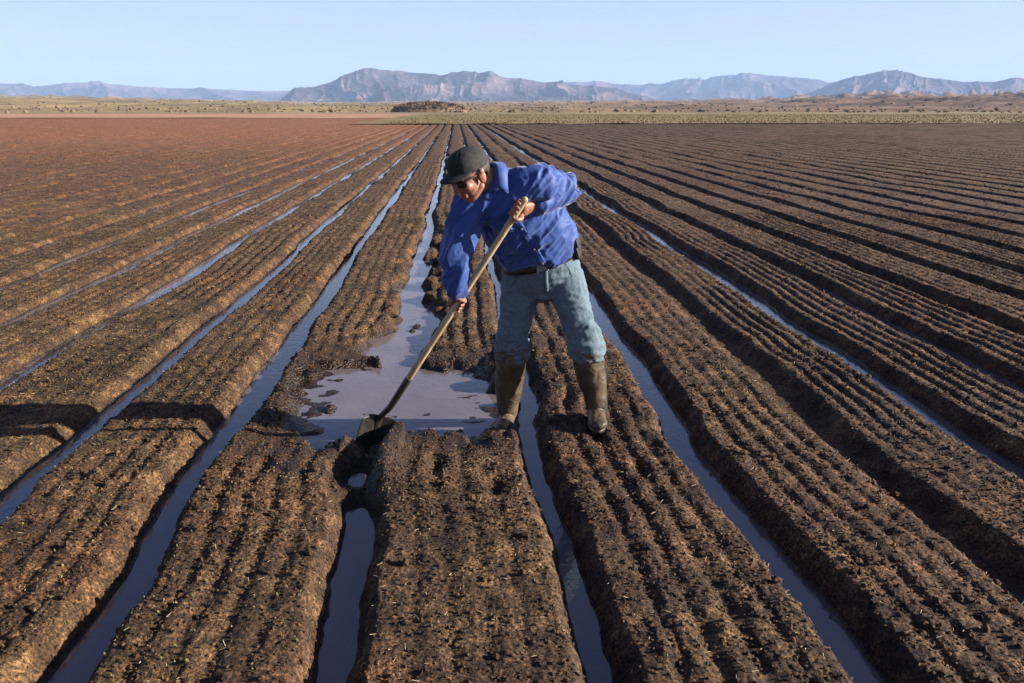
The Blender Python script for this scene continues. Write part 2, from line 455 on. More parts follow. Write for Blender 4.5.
# dark scrubby mound behind the end of the rows
t0 = bearing(429)
a_ = np.linspace(0, 1, 90); X_, Y_ = np.meshgrid(np.linspace(-24, 24, 120), np.linspace(-16, 16, 60))
g = np.clip(1 - (X_ / 22) ** 2 - (Y_ / 14) ** 2, 0, 1) ** .55
mz = g * (5.0 + 2.6 * fbm(X_ * .12, Y_ * .12, 4, 301) + .7 * X_ / -22) + g * 1.4 * (ridged(X_ * .2, Y_ * .15, 4, 310) - .5) - .3
cx, cy = 470 * math.sin(t0), 470 * math.cos(t0)
MOUND = land_mat('mound_soil', [(.36, (.07, .045, .030)), (.52, (.15, .10, .068)), (.66, (.27, .19, .135))], .2, .9, bd=.3)
tag(mesh_np('mound', np.stack([(X_ + cx).ravel(), (Y_ + cy).ravel(), mz.ravel()], 1), grid_faces(60, 120), MOUND), kind='structure')

# desert scrub, far too many to count
def bushes(n):
    t = rng.uniform(R(-38), R(46), n); r = 430 * (2800 / 430) ** (rng.random(n) ** .8)
    x = r * np.sin(t); y = r * np.cos(t); z = np.where(r < 450, .0, np.maximum(hill_z(x, y), 0))
    s = rng.uniform(.3, 1.0, n) * (1 + r / 1800)
    V, F = [], []
    q = IV[None] * (1 + rng.uniform(-.35, .35, (n, len(IV), 1))) * (s[:, None] * rng.uniform(.8, 1.3, (n, 3)) * np.array([1.3, 1.3, .8]))[:, None, :]
    q = q + np.stack([x, y, z + s * .4], 1)[:, None, :]
    return q.reshape(-1, 3), (IF[None] + (np.arange(n) * len(IV))[:, None, None]).reshape(-1, 3)
V, F = bushes(1900)
tag(mesh_np('desert_scrub', V, F, leaf_mat('scrub_leaf', (.10, .068, .040), (.19, .14, .085), .02), smooth=False),
    'sparse dry desert scrub dotting the tan hills below the mountains', 'scrub', kind='stuff')
def f_mound(n):
    x = rng.uniform(-20, 20, n); y = rng.uniform(-13, 13, n)
    gg = np.clip(1 - (x / 22) ** 2 - (y / 14) ** 2, 0, 1) ** .55
    return np.stack([x + cx, y + cy, gg * 5.4], 1)
V, F = tufts(700, f_mound, .4, 1.1, 4)
tag(mesh_np('mound_scrub', V, F, leaf_mat('dark_scrub_leaf', (.09, .062, .036), (.18, .13, .08), .2), smooth=False),
    'dark brown scrub covering the low mound beyond the end of the rows', 'scrub', kind='stuff')

ROCK, rnt, rb = new_mat('mountain_rock')
P = geo_pos(rnt)
n1 = noise_node(rnt, .0018, 6, .62, P); n2 = noise_node(rnt, .02, 5, .65, P)
s = mathn(rnt, 'ADD', mathn(rnt, 'MULTIPLY', n1.outputs[0], .6), mathn(rnt, 'MULTIPLY', n2.outputs[0], .4))
rp = ramp(rnt, [(.40, (.018, .017, .022)), (.50, (.055, .042, .050)), (.58, (.155, .112, .118))])
rnt.links.new(s, rp.inputs[0]); rnt.links.new(rp.outputs[0], rb.inputs['Base Color'])
rb.inputs['Roughness'].default_value = .95; rb.inputs['Specular IOR Level'].default_value = .1
bump(rnt, rb, n2.outputs[0], .8, 12)

def mountain(name, pts, Rm, W, seed, gul=.45, fs=1.0, n=700, m=110):
    b0, b1 = bearing(pts[0][0]), bearing(pts[-1][0])
    t = np.linspace(b0, b1, n); q = np.linspace(-1, .7, m)
    T, Q = np.meshgrid(t, q)
    r = Rm + Q * W
    hp = interp([(p, (109 - y)) for p, y in pts], T) / 829. * Rm
    x = r * np.sin(T); y = r * np.cos(T)
    arc = T * Rm
    jag = fbm(arc / (260 * fs), Q * 1.5, 4, seed + 40)
    warp = fbm(arc / (700 * fs), Q * 2, 3, seed + 9) * .5
    spur = ridged(arc / (520 * fs) + warp, Q * 1.1 + 4, 5, seed)          # spurs run down the slope
    env = np.where(Q < 0, (1 + Q) ** 1.0, np.clip(1 - Q / .7, 0, 1) ** .8)
    side = np.clip((1 - np.abs(Q)), 0, 1)
    z = hp * (env * (1 - gul * (1 - spur) * 4 * env * (1 - env) * 1.0 - gul * .35 * (1 - spur)) + gul * .30 * (spur - .4) * side * (1 - side) * 2)
    z = z + hp * .035 * jag * env
    z = np.where((Q <= -.999), -20, z)
    o = mesh_np(name, np.stack([x.ravel(), y.ravel(), z.ravel()], 1), grid_faces(m, n), ROCK)
    return tag(o, kind='structure')

mountain('mountains', [(268, 107), (285, 96), (297, 87), (315, 85), (338, 77), (352, 69), (366, 63.5), (382, 65), (400, 68), (425, 69), (440, 70), (465, 66.5),
    (485, 70), (500, 74), (520, 75), (545, 79), (570, 81), (600, 84), (625, 90), (665, 100), (700, 107)], 7600, 1900, 400, .50)
mountain('far_mountains', [(-420, 92), (-150, 80), (-60, 87), (0, 85), (40, 87), (75, 84), (100, 83), (150, 87), (195, 88), (212, 89), (250, 90), (290, 90), (350, 90),
    (470, 84), (540, 81), (575, 80), (600, 80), (640, 84), (660, 82), (682, 75.5), (700, 77), (725, 72.5), (760, 75), (800, 79), (830, 82), (852, 80), (900, 84),
    (960, 85), (1100, 86), (1250, 82), (1400, 94)], 12500, 2300, 500, .42, 1.2, 1500, 90)
mountain('dome_mountain', [(780, 104), (815, 90), (838, 81), (855, 77), (868, 74), (882, 73), (903, 74.5), (925, 79), (945, 80), (960, 82), (990, 82), (1006, 80.5), (1030, 84),
    (1100, 88), (1180, 104)], 9000, 1800, 600, .45)

# ------------------------------------------------------------------ haze
bm = bmesh.new(); bmesh.ops.create_cube(bm, size=1)
me = bpy.data.meshes.new('haze'); bm.to_mesh(me); bm.free()
hz = bpy.data.objects.new('haze', me); COL.objects.link(hz)
hz.scale = (34000, 18600, 800); hz.location = (0, 7900, 398 - 20 - .5)
hm = bpy.data.materials.new('haze'); hm.use_nodes = True; hn = hm.node_tree
hn.nodes.remove(hn.nodes['Principled BSDF'])
pv = hn.nodes.new('ShaderNodeVolumePrincipled'); pv.inputs['Color'].default_value = (.42, .62, 1, 1)
pv.inputs['Density'].default_value = 6.0e-5; pv.inputs['Anisotropy'].default_value = .0
hn.links.new(pv.outputs[0], hn.nodes['Material Output'].inputs['Volume'])
me.materials.append(hm); tag(hz, 'thin blue haze in the air over the desert', 'haze', kind='stuff')

# ------------------------------------------------------------------ the farm worker
def vv(p): return Vector(p)

class Lump:
    """collects closed tubes and ellipsoids, then melts them into ONE skin"""
    def __init__(s): s.v = []; s.f = []
    def rings(s, rings):
        n = len(rings[0]); o = len(s.v)
        for r in rings: s.v += [tuple(p) for p in r]
        for k in range(len(rings) - 1):
            for i in range(n):
                j = (i + 1) % n
                s.f.append((o + k * n + i, o + k * n + j, o + (k + 1) * n + j, o + (k + 1) * n + i))
        s.f.append(tuple(o + i for i in range(n))[::-1])
        s.f.append(tuple(o + (len(rings) - 1) * n + i for i in range(n)))
    def tube(s, pts, rad, ref=None, seg=20, cap=True, sub=4):
        """rad: numbers or (a, b) pairs, a along ref"""
        pts = [Vector(p) for p in pts]; rad = [(r, r) if not isinstance(r, tuple) else r for r in rad]
        refs = ref if isinstance(ref, list) else [ref] * len(pts)
        P, RR_, FF = [], [], []
        n = len(pts)
        def cr(a, b, c, d, t):
            return .5 * ((2 * b) + (c - a) * t + (2 * a - 5 * b + 4 * c - d) * t * t + (3 * b - a - 3 * c + d) * t ** 3)
        for i in range(n - 1):
            for k in range(sub):
                t = k / sub
                g = lambda L: (L[max(i - 1, 0)], L[i], L[i + 1], L[min(i + 2, n - 1)])
                P.append(cr(*g(pts), t))
                RR_.append(tuple(cr(*g([r[q] for r in rad]), t) for q in (0, 1)))
                FF.append(None if refs[i] is None else (Vector(refs[i]) * (1 - t) + Vector(refs[i + 1]) * t))
        P.append(pts[-1]); RR_.append(rad[-1]); FF.append(None if refs[-1] is None else Vector(refs[-1]))
        rings = []; prev = None
        m = len(P)
        def frame(i, tan):
            nonlocal prev
            a = FF[i]
            if a is None: a = prev if prev is not None else (Vector((0, 0, 1)) if abs(tan.z) < .8 else Vector((1, 0, 0)))
            a = (a - tan * a.dot(tan)).normalized(); prev = a
            return a, tan.cross(a)
        for i in range(m):
            tan = (P[min(i + 1, m - 1)] - P[max(i - 1, 0)]).normalized()
            a, b = frame(i, tan)
            ra, rb = RR_[i]
            mk = lambda c, s_: [c + a * (math.cos(2 * math.pi * q / seg) * ra * s_) + b * (math.sin(2 * math.pi * q / seg) * rb * s_) for q in range(seg)]
            if i == 0 and cap:
                h = min(ra, rb)
                for ph in (80, 60, 35): rings.append(mk(P[0] - tan * h * math.sin(R(ph)), math.cos(R(ph))))
            rings.append(mk(P[i], 1))
            if i == m - 1 and cap:
                h = min(ra, rb)
                for ph in (35, 60, 80): rings.append(mk(P[i] + tan * h * math.sin(R(ph)), math.cos(R(ph))))
        s.rings(rings); return s
    def ell(s, c, ax, rad, seg=20):
        c = Vector(c); rings = []
        for k in range(1, 12):
            ph = -math.pi / 2 + math.pi * k / 12
            rings.append([c + ax[0] * (rad[0] * math.cos(ph) * math.cos(2 * math.pi * q / seg)) + ax[1] * (rad[1] * math.cos(ph) * math.sin(2 * math.pi * q / seg)) + ax[2] * (rad[2] * math.sin(ph)) for q in range(seg)])
        s.rings(rings); return s
    def plain(s, name, mat, parent, smooth=True, thick=0, sub=0):
        me = bpy.data.meshes.new(name); me.from_pydata(s.v, [], s.f); me.materials.append(mat)
        bm = bmesh.new(); bm.from_mesh(me); bmesh.ops.recalc_face_normals(bm, faces=bm.faces); bm.to_mesh(me); bm.free()
        me.polygons.foreach_set('use_smooth', [smooth] * len(me.polygons))
        o = bpy.data.objects.new(name, me); COL.objects.link(o); o.parent = parent
        return o
    def melt(s, name, mat, parent, voxel, smooth=4, disp=None):
        o = s.plain(name + '_raw', mat, None)
        md = o.modifiers.new('r', 'REMESH'); md.mode = 'VOXEL'; md.voxel_size = voxel
        ms = o.modifiers.new('s', 'SMOOTH'); ms.iterations = smooth; ms.factor = .5
        dg = bpy.context.evaluated_depsgraph_get(); dg.update()
        me = bpy.data.meshes.new_from_object(o.evaluated_get(dg)); bpy.data.objects.remove(o)
        me.name = name
        if disp:
            me.update(); nor = [v.normal.copy() for v in me.vertices]
            for v, nn in zip(me.vertices, nor): v.co += nn * disp(v.co)
        me.materials.clear(); me.materials.append(mat)
        me.polygons.foreach_set('use_smooth', [True] * len(me.polygons)); me.update()
        r = bpy.data.objects.new(name, me); COL.objects.link(r); r.parent = parent
        return r

SKIN, snt, sb = new_mat('skin')
tcs = snt.nodes.new('ShaderNodeTexCoord'); ns = noise_node(snt, 45, 4, .6, tcs.outputs['Object'])
rs = ramp(snt, [(.35, (.20, .080, .050)), (.65, (.30, .135, .088))]); snt.links.new(ns.outputs[0], rs.inputs[0])
snt.links.new(rs.outputs[0], sb.inputs['Base Color']); sb.inputs['Roughness'].default_value = .48
sb.inputs['Subsurface Weight'].default_value = .08; sb.inputs['Subsurface Scale'].default_value = .01
bump(snt, sb, ns.outputs[0], .25, .002)
SHIRT = plain_mat('blue_cotton', (.012, .044, .195), (.018, .058, .245), 55, .66, .30, .0012, spec=.4)
SHIRT.node_tree.nodes['Principled BSDF'].inputs['Sheen Weight'].default_value = .30
SHIRT.node_tree.nodes['Principled BSDF'].inputs['Sheen Roughness'].default_value = .4
DENIM = plain_mat('faded_denim', (.072, .110, .145), (.115, .162, .200), 90, .85, .5, .003, spec=.25)
def mud_on(m, z0, z1, lvl):
    nt = m.node_tree; b = nt.nodes['Principled BSDF']; src = b.inputs['Base Color'].links[0].from_socket
    P = geo_pos(nt); sp = nt.nodes.new('ShaderNodeSeparateXYZ'); nt.links.new(P, sp.inputs[0])
    n = noise_node(nt, 26, 4, .7, P)
    f = mathn(nt, 'ADD', n.outputs[0], maprange(nt, sp.outputs[2], z1, z0, -.32, lvl))
    f = maprange(nt, f, .52, .60)
    nt.links.new(mixc(nt, f, src, (.10, .070, .045)), b.inputs['Base Color'])
    return m
mud_on(DENIM, .40, .75, .10)
RUBBER = plain_mat('muddy_rubber', (.010, .009, .008), (.100, .070, .042), 9, .5, .4, .003, (1, 1, .45))
mud_on(RUBBER, .03, .40, .06)
CAPM = plain_mat('dark_cap_cloth', (.010, .011, .013), (.022, .023, .026), 60, .85, .4, .001)
HAIR = plain_mat('dark_hair', (.012, .009, .008), (.05, .04, .034), 120, .6, .8, .003, (1, 1, .2))
LEATHER = plain_mat('black_leather', (.012, .010, .010), (.03, .024, .02), 60, .45)
BUTTON = plain_mat('button_plastic', (.15, .15, .16), (.22, .22, .24), 60, .35)
EYEM = plain_mat('eye_white', (.35, .30, .27), (.45, .40, .36), 30, .3)
WOOD = plain_mat('ash_wood', (.26, .18, .09), (.46, .35, .21), 26, .55, .3, .001, (1, 1, .06))
STEEL = plain_mat('dark_steel', (.010, .010, .010), (.035, .028, .024), 22, .45, .4, .001)

person = bpy.data.objects.new('person', None); COL.objects.link(person)
person.location = (.45, 4.12, .09)
tag(person, 'man in a blue long-sleeved shirt, jeans, muddy boots and dark cap, bending over a shovel', 'person')
PINV = None

c_pel, c_wai, c_che, c_upp, c_nek = (.432, 4.12, .94), (.405, 4.07, 1.08), (.290, 3.97, 1.26), (.225, 3.90, 1.355), (.165, 3.86, 1.425)
L_pel, L_wai, L_che, L_upp = (.95, -.06, .26), (.95, -.06, .27), (.92, -.09, .36), (.92, -.10, .38)
shR, shL = Vector((.060, 3.88, 1.285)), Vector((.372, 3.85, 1.405))
elR, wrR = Vector((-.019, 3.84, 1.055)), Vector((-.012, 3.87, .885))
elL, wrL = Vector((.562, 3.99, 1.368)), Vector((.358, 3.83, 1.300))
hipR, hipL = Vector((.335, 4.14, .885)), Vector((.535, 4.11, .925))
knR, anR = Vector((.285, 4.16, .56)), Vector((.262, 4.28, .10))
knL, anL = Vector((.650, 4.03, .61)), Vector((.736, 4.05, .21))
# shovel line
s_top = Vector((.312, 3.742, 1.342)); s_bot = Vector((-.412, 4.03, .172))
ax = (s_top - s_bot).normalized()
gripR = s_bot + ax * ((Vector((-.009, 3.86, .814)) - s_bot).dot(ax)); gripL = s_top - ax * .055

# --- head frame
hf = Vector((-.68, -.58, -.42)).normalized(); hu = Vector((-.30, -.22, .92)); hu = (hu - hf * hu.dot(hf)).normalized(); hs = hu.cross(hf)
hc = Vector((.056, 3.80, 1.458))
def H(s_, f_, u_): return hc + hs * s_ + hf * f_ + hu * u_
HA = (hs, hf, hu)

body = Lump()
body.tube([c_pel, c_wai, c_che, c_upp], [(.165, .115), (.165, .13), (.165, .115), (.14, .095)], [L_pel, L_wai, L_che, L_upp], seg=28)
body.tube([c_upp, c_nek, H(0, -.035, -.06)], [.075, .062, .058])
body.tube([shR, shR.lerp(elR, .5), elR, elR.lerp(wrR, .35), wrR], [.052, .046, .040, .041, .027])
body.tube([shL, shL.lerp(elL, .5), elL, elL.lerp(wrL, .35), wrL], [.052, .046, .040, .041, .027])
body.tube([c_upp, shR], [.07, .055]); body.tube([c_upp, shL], [.07, .055])
for hp, kn, an, ft in ((hipR, knR, anR, Vector((.225, 4.08, .045))), (hipL, knL, anL, Vector((.725, 3.91, .165)))):
    body.tube([hp, hp.lerp(kn, .5), kn, kn.lerp(an, .3), an], [.090, .078, .056, .055, .038])
    zf = an.z - .058; body.tube([an - Vector((0, 0, .02)), Vector((an.x, an.y, zf)), Vector((an.x, an.y, zf)).lerp(Vector((ft.x, ft.y, zf)), .8)], [.030, .026, .018])
body.ell(H(0, -.012, .035), HA, (.077, .097, .086))
body.ell(H(0, .028, -.035), HA, (.060, .060, .080))
body.ell(H(0, .050, -.092), HA, (.026, .026, .022))
body.tube([H(-.052, .0, -.06), H(-.030, .045, -.092), H(0, .058, -.098), H(.030, .045, -.092), H(.052, .0, -.06)], [.018] * 5)
body.tube([H(0, .080, .012), H(0, .100, -.022), H(0, .104, -.036)], [.009, .0125, .014], sub=3)
for sg in (-1, 1):
    body.ell(H(sg * .013, .092, -.038), HA, (.009, .011, .008), 12)
    body.ell(H(sg * .036, .062, -.030), HA, (.024, .024, .022))
    body.ell(H(sg * .078, -.004, -.012), ((hs * 1 + hf * .0), (hf + hs * sg * -.3).normalized(), hu), (.010, .021, .034))
    body.ell(H(sg * .084, -.010, .012), HA, (.008, .014, .014), 12)
body.tube([H(-.046, .066, .022), H(0, .084, .020), H(.046, .066, .022)], [.011] * 3)
body.tube([H(-.024, .080, -.066), H(0, .088, -.065), H(.024, .080, -.066)], [.006] * 3)
body.tube([H(-.020, .078, -.077), H(0, .086, -.077), H(.020, .078, -.077)], [.007] * 3)

def hand(c, a, wr, q_sign, thumb_sign):
    p = (wr - c); p = (p - a * p.dot(a)).normalized(); q = a.cross(p) * q_sign
    pal = c + p * .036 - q * .004
    body.tube([wr, wr.lerp(pal, .5), pal], [(.030, .021), (.038, .019), (.043, .017)], a)
    Rr = .0265
    lens = (200, 215, 208, 185)
    for i in range(4):
        off = a * ((1.5 - i) * .0215 * thumb_sign)
        pts = [c + off + (p * math.cos(R(t)) + q * math.sin(R(t))) * (Rr + (.012 if t < 40 else 0)) for t in np.linspace(15, lens[i], 7)]
        body.tube(pts, [.0098, .0098, .0102, .0092, .0094, .0086, .0075], seg=10, sub=2)
    pts = [c + a * (thumb_sign * (.022 + .022 * k / 4)) + (p * math.cos(R(t)) - q * math.sin(R(t))) * (Rr + .010 - .002 * k) for k, t in enumerate((10, 45, 80, 115, 140))]
    body.tube([wr.lerp(pal, .45)] + pts, [.014, .0145, .0125, .0115, .0110, .0088], seg=10, sub=2)
hand(gripR, ax, wrR, -1, 1); hand(gripL, ax, wrL, 1, -1)
body.melt('body', SKIN, person, .0032, 2)
for sg in (-1, 1):
    e = Lump().ell(H(sg * .030, .073, .000), HA, (.013, .011, .009), 14); e.plain('eye', EYEM, person)

# --- hair: short, round the back and sides under the cap
hb = Lump(); rings = []
hair = bmesh.new(); bmesh.ops.create_uvsphere(hair, u_segments=40, v_segments=26, radius=1)
for v in list(hair.verts):
    x_, y_, z_ = v.co
    lim = .18 if z_ > -.35 else -.28
    if y_ > lim or z_ < -.78 or z_ > .55: hair.verts.remove(v)
for v in hair.verts:
    k = 1 + .02 * mn.noise(v.co * 9)
    v.co = H(v.co.x * .079 * k, -.012 + v.co.y * .098 * k, .022 + v.co.z * .092 * k)
me = bpy.data.meshes.new('hair'); hair.to_mesh(me); hair.free(); me.materials.append(HAIR)
me.polygons.foreach_set('use_smooth', [True] * len(me.polygons))
o = bpy.data.objects.new('hair', me); COL.objects.link(o); o.parent = person
sm = o.modifiers.new('t', 'SOLIDIFY'); sm.thickness = .006

# --- cap
cap = bmesh.new(); bmesh.ops.create_uvsphere(cap, u_segments=48, v_segments=28, radius=1)
for v in list(cap.verts):
    if v.co.z < -.14: cap.verts.remove(v)
for v in cap.verts:
    x_, y_, z_ = v.co
    a_c = math.atan2(y_, x_); seam = .020 * (abs(math.cos(a_c * 3)) ** 40) * (z_ < .97)
    k = 1 + .02 * mn.noise(v.co * 3) - seam
    zz = z_ ** .80 if z_ > 0 else z_
    v.co = H(x_ * .083 * k, -.008 + y_ * .101 * k, .038 + zz * (.080 + .012 * max(y_, 0)) * k - .012 * (y_ < 0) * (-y_) * (1 - z_))
me = bpy.data.meshes.new('cap'); cap.to_mesh(me); cap.free(); me.materials.append(CAPM)
me.polygons.foreach_set('use_smooth', [True] * len(me.polygons))
capo = bpy.data.objects.new('cap', me); COL.objects.link(capo); capo.parent = person
sm = capo.modifiers.new('t', 'SOLIDIFY'); sm.thickness = .004
Lump().ell(H(0, -.008, .119), HA, (.008, .008, .004), 10).plain('cap_button', CAPM, capo)
for a_s in (0, 60, 120):
    c_, s_ = math.cos(R(a_s + 30)), math.sin(R(a_s + 30)); pts = []
    for k in range(-9, 10):
        t = R(k * 9.4); q_ = math.sin(t); z_ = math.cos(t); y_ = s_ * q_
        pts.append(H(c_ * q_ * .0845, -.008 + y_ * .1025, .0385 + z_ ** .80 * (.081 + .012 * max(y_, 0)) - .012 * max(-y_, 0) * (1 - z_)))
    Lump().tube(pts, [.0016] * len(pts), seg=8, sub=1).plain('seam', CAPM, capo)
br = bmesh.new(); rows = []
for i in range(21):
    t = R(-62 + 124 * i / 20)
    sx, fy = math.sin(t), math.cos(t)
    row = []
    for k in range(8):
        q = k / 7
        ext = .068 * q * (math.cos(t * 1.25) ** .5 if abs(t * 1.25) < math.pi / 2 else 0)
        px_, pf = sx * (.084 + .0 * q), -.010 + fy * .103
        row.append(br.verts.new(H(px_ * (1 + .05 * q), pf + ext, .042 - 1.9 * px_ * px_ - .010 * q)))
    rows.append(row)
for i in range(20):
    for k in range(7): br.faces.new((rows[i][k], rows[i + 1][k], rows[i + 1][k + 1], rows[i][k + 1]))
me = bpy.data.meshes.new('brim'); br.to_mesh(me); br.free(); me.materials.append(CAPM)
me.polygons.foreach_set('use_smooth', [True] * len(me.polygons))
o = bpy.data.objects.new('brim', me); COL.objects.link(o); o.parent = capo
sm = o.modifiers.new('t', 'SOLIDIFY'); sm.thickness = .005

# --- sunglasses
GLS = plain_mat('dark_lens', (.004, .004, .005), (.008, .008, .010), 20, .08, .0, .0, spec=.9)
sg_ = Lump(); sg_.tube([H(-.070, .020, .004), H(-.066, .060, .006), H(-.052, .086, .008), H(0, .100, .008), H(.052, .086, .008), H(.066, .060, .006), H(.070, .020, .004)], [.0032] * 7, seg=10, sub=3)
sgo = sg_.plain('sunglasses', LEATHER, person)
for sg in (-1, 1):
    Lump().ell(H(sg * .032, .092 - .006, -.006), ((hs * 1 - hf * .28 * sg).normalized(), (hf + hs * .28 * sg).normalized(), hu), (.029, .006, .020), 22).plain('lens', GLS, sgo)

# --- shirt
def folds(scale, amp, seedv, warp=.5):
    sv = Vector(seedv)
    def d(p):
        q = p / scale + sv
        w_ = mn.noise_vector(q * .55) * warp
        a = 1 - abs(mn.noise(q * 1.0 + w_)) * 2.4
        b_ = 1 - abs(mn.noise(q * 2.1 + w_ * 1.6)) * 2.4
        return amp * (a * .75 + b_ * .42) + amp * .45 * mn.noise(q * .45)
    return d
def stretched(scale, amp, seedv, axis, st=2.6):
    A_ = Vector(axis).normalized(); f0 = folds(scale, amp, seedv)
    return lambda p: f0(p - A_ * (p.dot(A_)) * (1 - 1 / st))
sh = Lump()
sh.tube([(.418, 4.095, 1.015), c_wai, (.345, 4.02, 1.17), c_che, c_upp, (.19, 3.875, 1.40)],
        [(.190, .140), (.200, .150), (.204, .148), (.194, .136), (.165, .120), (.078, .070)], [L_pel, L_wai, L_wai, L_che, L_upp, L_upp], seg=32)
sh.tube([c_upp, shR, shR.lerp(elR, .5), elR, elR.lerp(wrR, .5), wrR.lerp(elR, .10)], [.085, .079, .066, .060, .055, .047])
sh.tube([c_upp, shL, shL.lerp(elL, .5), elL, elL.lerp(wrL, .5), wrL.lerp(elL, .16)], [.085, .080, .067, .060, .055, .046])
spine = Vector(c_che) - Vector(c_pel)
f1_ = stretched(.085, .0200, (3.1, 7.7, 1.3), (.80, .1, 1), 4.2)
f2s = folds(.050, .0022, (8.1, 1.7, 4.3))
shirt = sh.melt('shirt', SHIRT, person, .0055, 4, lambda p: f1_(p) + f2s(p))
# cuffs, collar, placket, buttons, pocket flap
for a_, b_ in ((wrR, elR), (wrL, elL)):
    d = (b_ - a_).normalized()
    Lump().tube([a_ + d * .012, a_ + d * .055], [.039, .043], cap=False, seg=24).plain('cuff', SHIRT, shirt)
nk = Vector(c_nek); nd = (H(0, -.035, -.06) - Vector(c_upp)).normalized()
cl = bmesh.new(); rings_c = []
l_ = Vector(L_upp).normalized(); l_ = (l_ - nd * l_.dot(nd)).normalized(); fr = l_.cross(nd)
NCL = 36
for k, (rr_, hh) in enumerate(((.078, -.020), (.073, .018), (.076, .030), (.088, .020), (.104, -.018))):
    ring = []
    for i in range(NCL):
        t = R(22) + (2 * math.pi - R(44)) * i / (NCL - 1)
        fron = max(0, math.cos(t))
        drop = -.030 * fron ** 3 * (1 if k >= 3 else .6) - (.028 * fron ** 8 if k == 4 else 0)
        ring.append(cl.verts.new(Vector((.158, 3.852, 1.418)) + fr * (math.cos(t) * rr_) + l_ * (math.sin(t) * rr_) + nd * (hh + drop)))
    rings_c.append(ring)
for k in range(4):
    for i in range(NCL - 1): cl.faces.new((rings_c[k][i], rings_c[k][i + 1], rings_c[k + 1][i + 1], rings_c[k + 1][i]))
me = bpy.data.meshes.new('collar'); cl.to_mesh(me); cl.free(); me.materials.append(SHIRT)
me.polygons.foreach_set('use_smooth', [True] * len(me.polygons))
o = bpy.data.objects.new('collar', me); COL.objects.link(o); o.parent = shirt
sm = o.modifiers.new('t', 'SOLIDIFY'); sm.thickness = .003

from mathutils.bvhtree import BVHTree
def bvh_of(o):
    return BVHTree.FromPolygons([v.co.copy() for v in o.data.vertices], [tuple(p.vertices) for p in o.data.polygons])
def patch_on(bvh, name, mat, parent, fn, nu, nv, out, off=.0025, thick=.002):
    bm = bmesh.new(); g_ = []
    for i in range(nu):
        row = []
        for k in range(nv):
            p = fn(i / (nu - 1), k / (nv - 1))
            hit = bvh.ray_cast(p + out * .4, -out)[0]
            row.append(bm.verts.new((hit if hit is not None else p) + out * off))
        g_.append(row)
    for i in range(nu - 1):
        for k in range(nv - 1): bm.faces.new((g_[i][k], g_[i + 1][k], g_[i + 1][k + 1], g_[i][k + 1]))
    me = bpy.data.meshes.new(name); bm.to_mesh(me); bm.free(); me.materials.append(mat)
    me.polygons.foreach_set('use_smooth', [True] * len(me.polygons))
    o = bpy.data.objects.new(name, me); COL.objects.link(o); o.parent = parent
    sm = o.modifiers.new('t', 'SOLIDIFY'); sm.thickness = thick; sm.offset = 1
    return o
sbv = bvh_of(shirt)
axl = [Vector(p) for p in ((.415, 4.09, 1.03), c_wai, c_che, c_upp)]
def along(t):
    q = t * (len(axl) - 1); i = min(int(q), len(axl) - 2); return axl[i].lerp(axl[i + 1], q - i)
Lm = Vector(L_che).normalized(); outv = (Lm.cross(spine.normalized())).normalized()
if outv.y > 0: outv = -outv
patch_on(sbv, 'placket', SHIRT, shirt, lambda a, b: along(.13 + a * .83) + Lm * (-.017 + .034 * b), 26, 5, outv)
for t in (.08, .27, .46, .65, .84):
    p = along(t); hit = sbv.ray_cast(p + outv * .4, -outv)[0]
    if hit is not None: Lump().ell(hit + outv * .006, (Lm, outv.cross(Lm), outv), (.0065, .0065, .0025), 12).plain('button', BUTTON, shirt)
for s_ in (-1,):
    c0 = along(.70) + Lm * (s_ * .085)
    up_ = spine.normalized()
    patch_on(sbv, 'pocket', SHIRT, shirt, lambda a, b: c0 + Lm * (.050 * (a * 2 - 1)) + up_ * (.055 - .12 * b), 9, 9, outv, .003)

# --- belt, pouch, jeans, boots
def elring(c, L, nrm, a, b, n=48):
    n_ = Vector(nrm).normalized(); L = Vector(L); L = (L - n_ * L.dot(n_)).normalized(); B_ = n_.cross(L)
    return [Vector(c) + L * (a * math.cos(2 * math.pi * i / n)) + B_ * (b * math.sin(2 * math.pi * i / n)) for i in range(n)]
nb = Vector((-.27, -.12, .95))
bc = Vector((.421, 4.10, 1.000))
belt = Lump(); R4 = [elring(bc - nb * .020, L_pel, nb, .199, .146), elring(bc - nb * .020, L_pel, nb, .204, .151), elring(bc + nb * .018, L_pel, nb, .203, .150), elring(bc + nb * .018, L_pel, nb, .198, .145)]
belt.rings(R4); belt.f = belt.f[:-2] + [(3 * 48 + i, 3 * 48 + (i + 1) % 48, (i + 1) % 48, i) for i in range(48)]
belto = belt.plain('belt', LEATHER, person)
def box(name, c, axs, dims, mat, parent, bev=.006):
    bm = bmesh.new(); bmesh.ops.create_cube(bm, size=1)
    for v in bm.verts: v.co = Vector(c) + axs[0] * (v.co.x * dims[0]) + axs[1] * (v.co.y * dims[1]) + axs[2] * (v.co.z * dims[2])
    bmesh.ops.bevel(bm, geom=list(bm.edges), offset=bev, segments=3, affect='EDGES', profile=.6)
    me = bpy.data.meshes.new(name); bm.to_mesh(me); bm.free(); me.materials.append(mat)
    me.polygons.foreach_set('use_smooth', [True] * len(me.polygons))
    o = bpy.data.objects.new(name, me); COL.objects.link(o); o.parent = parent; return o
fb = Vector(L_pel).normalized().cross(nb).normalized()
Lb = Vector(L_pel).normalized()
box('buckle', bc + fb * .151 + Lb * .0, (Lb, fb, nb), (.055, .010, .042), BUTTON, belto, .004)
pdir = (Lb * .93 + fb * .36).normalized(); pt = nb.cross(pdir).normalized()
pou = box('phone_pouch', bc + Lb * .197 + fb * .050 + nb * .018, (pdir, pt, nb), (.030, .075, .105), LEATHER, person, .009)
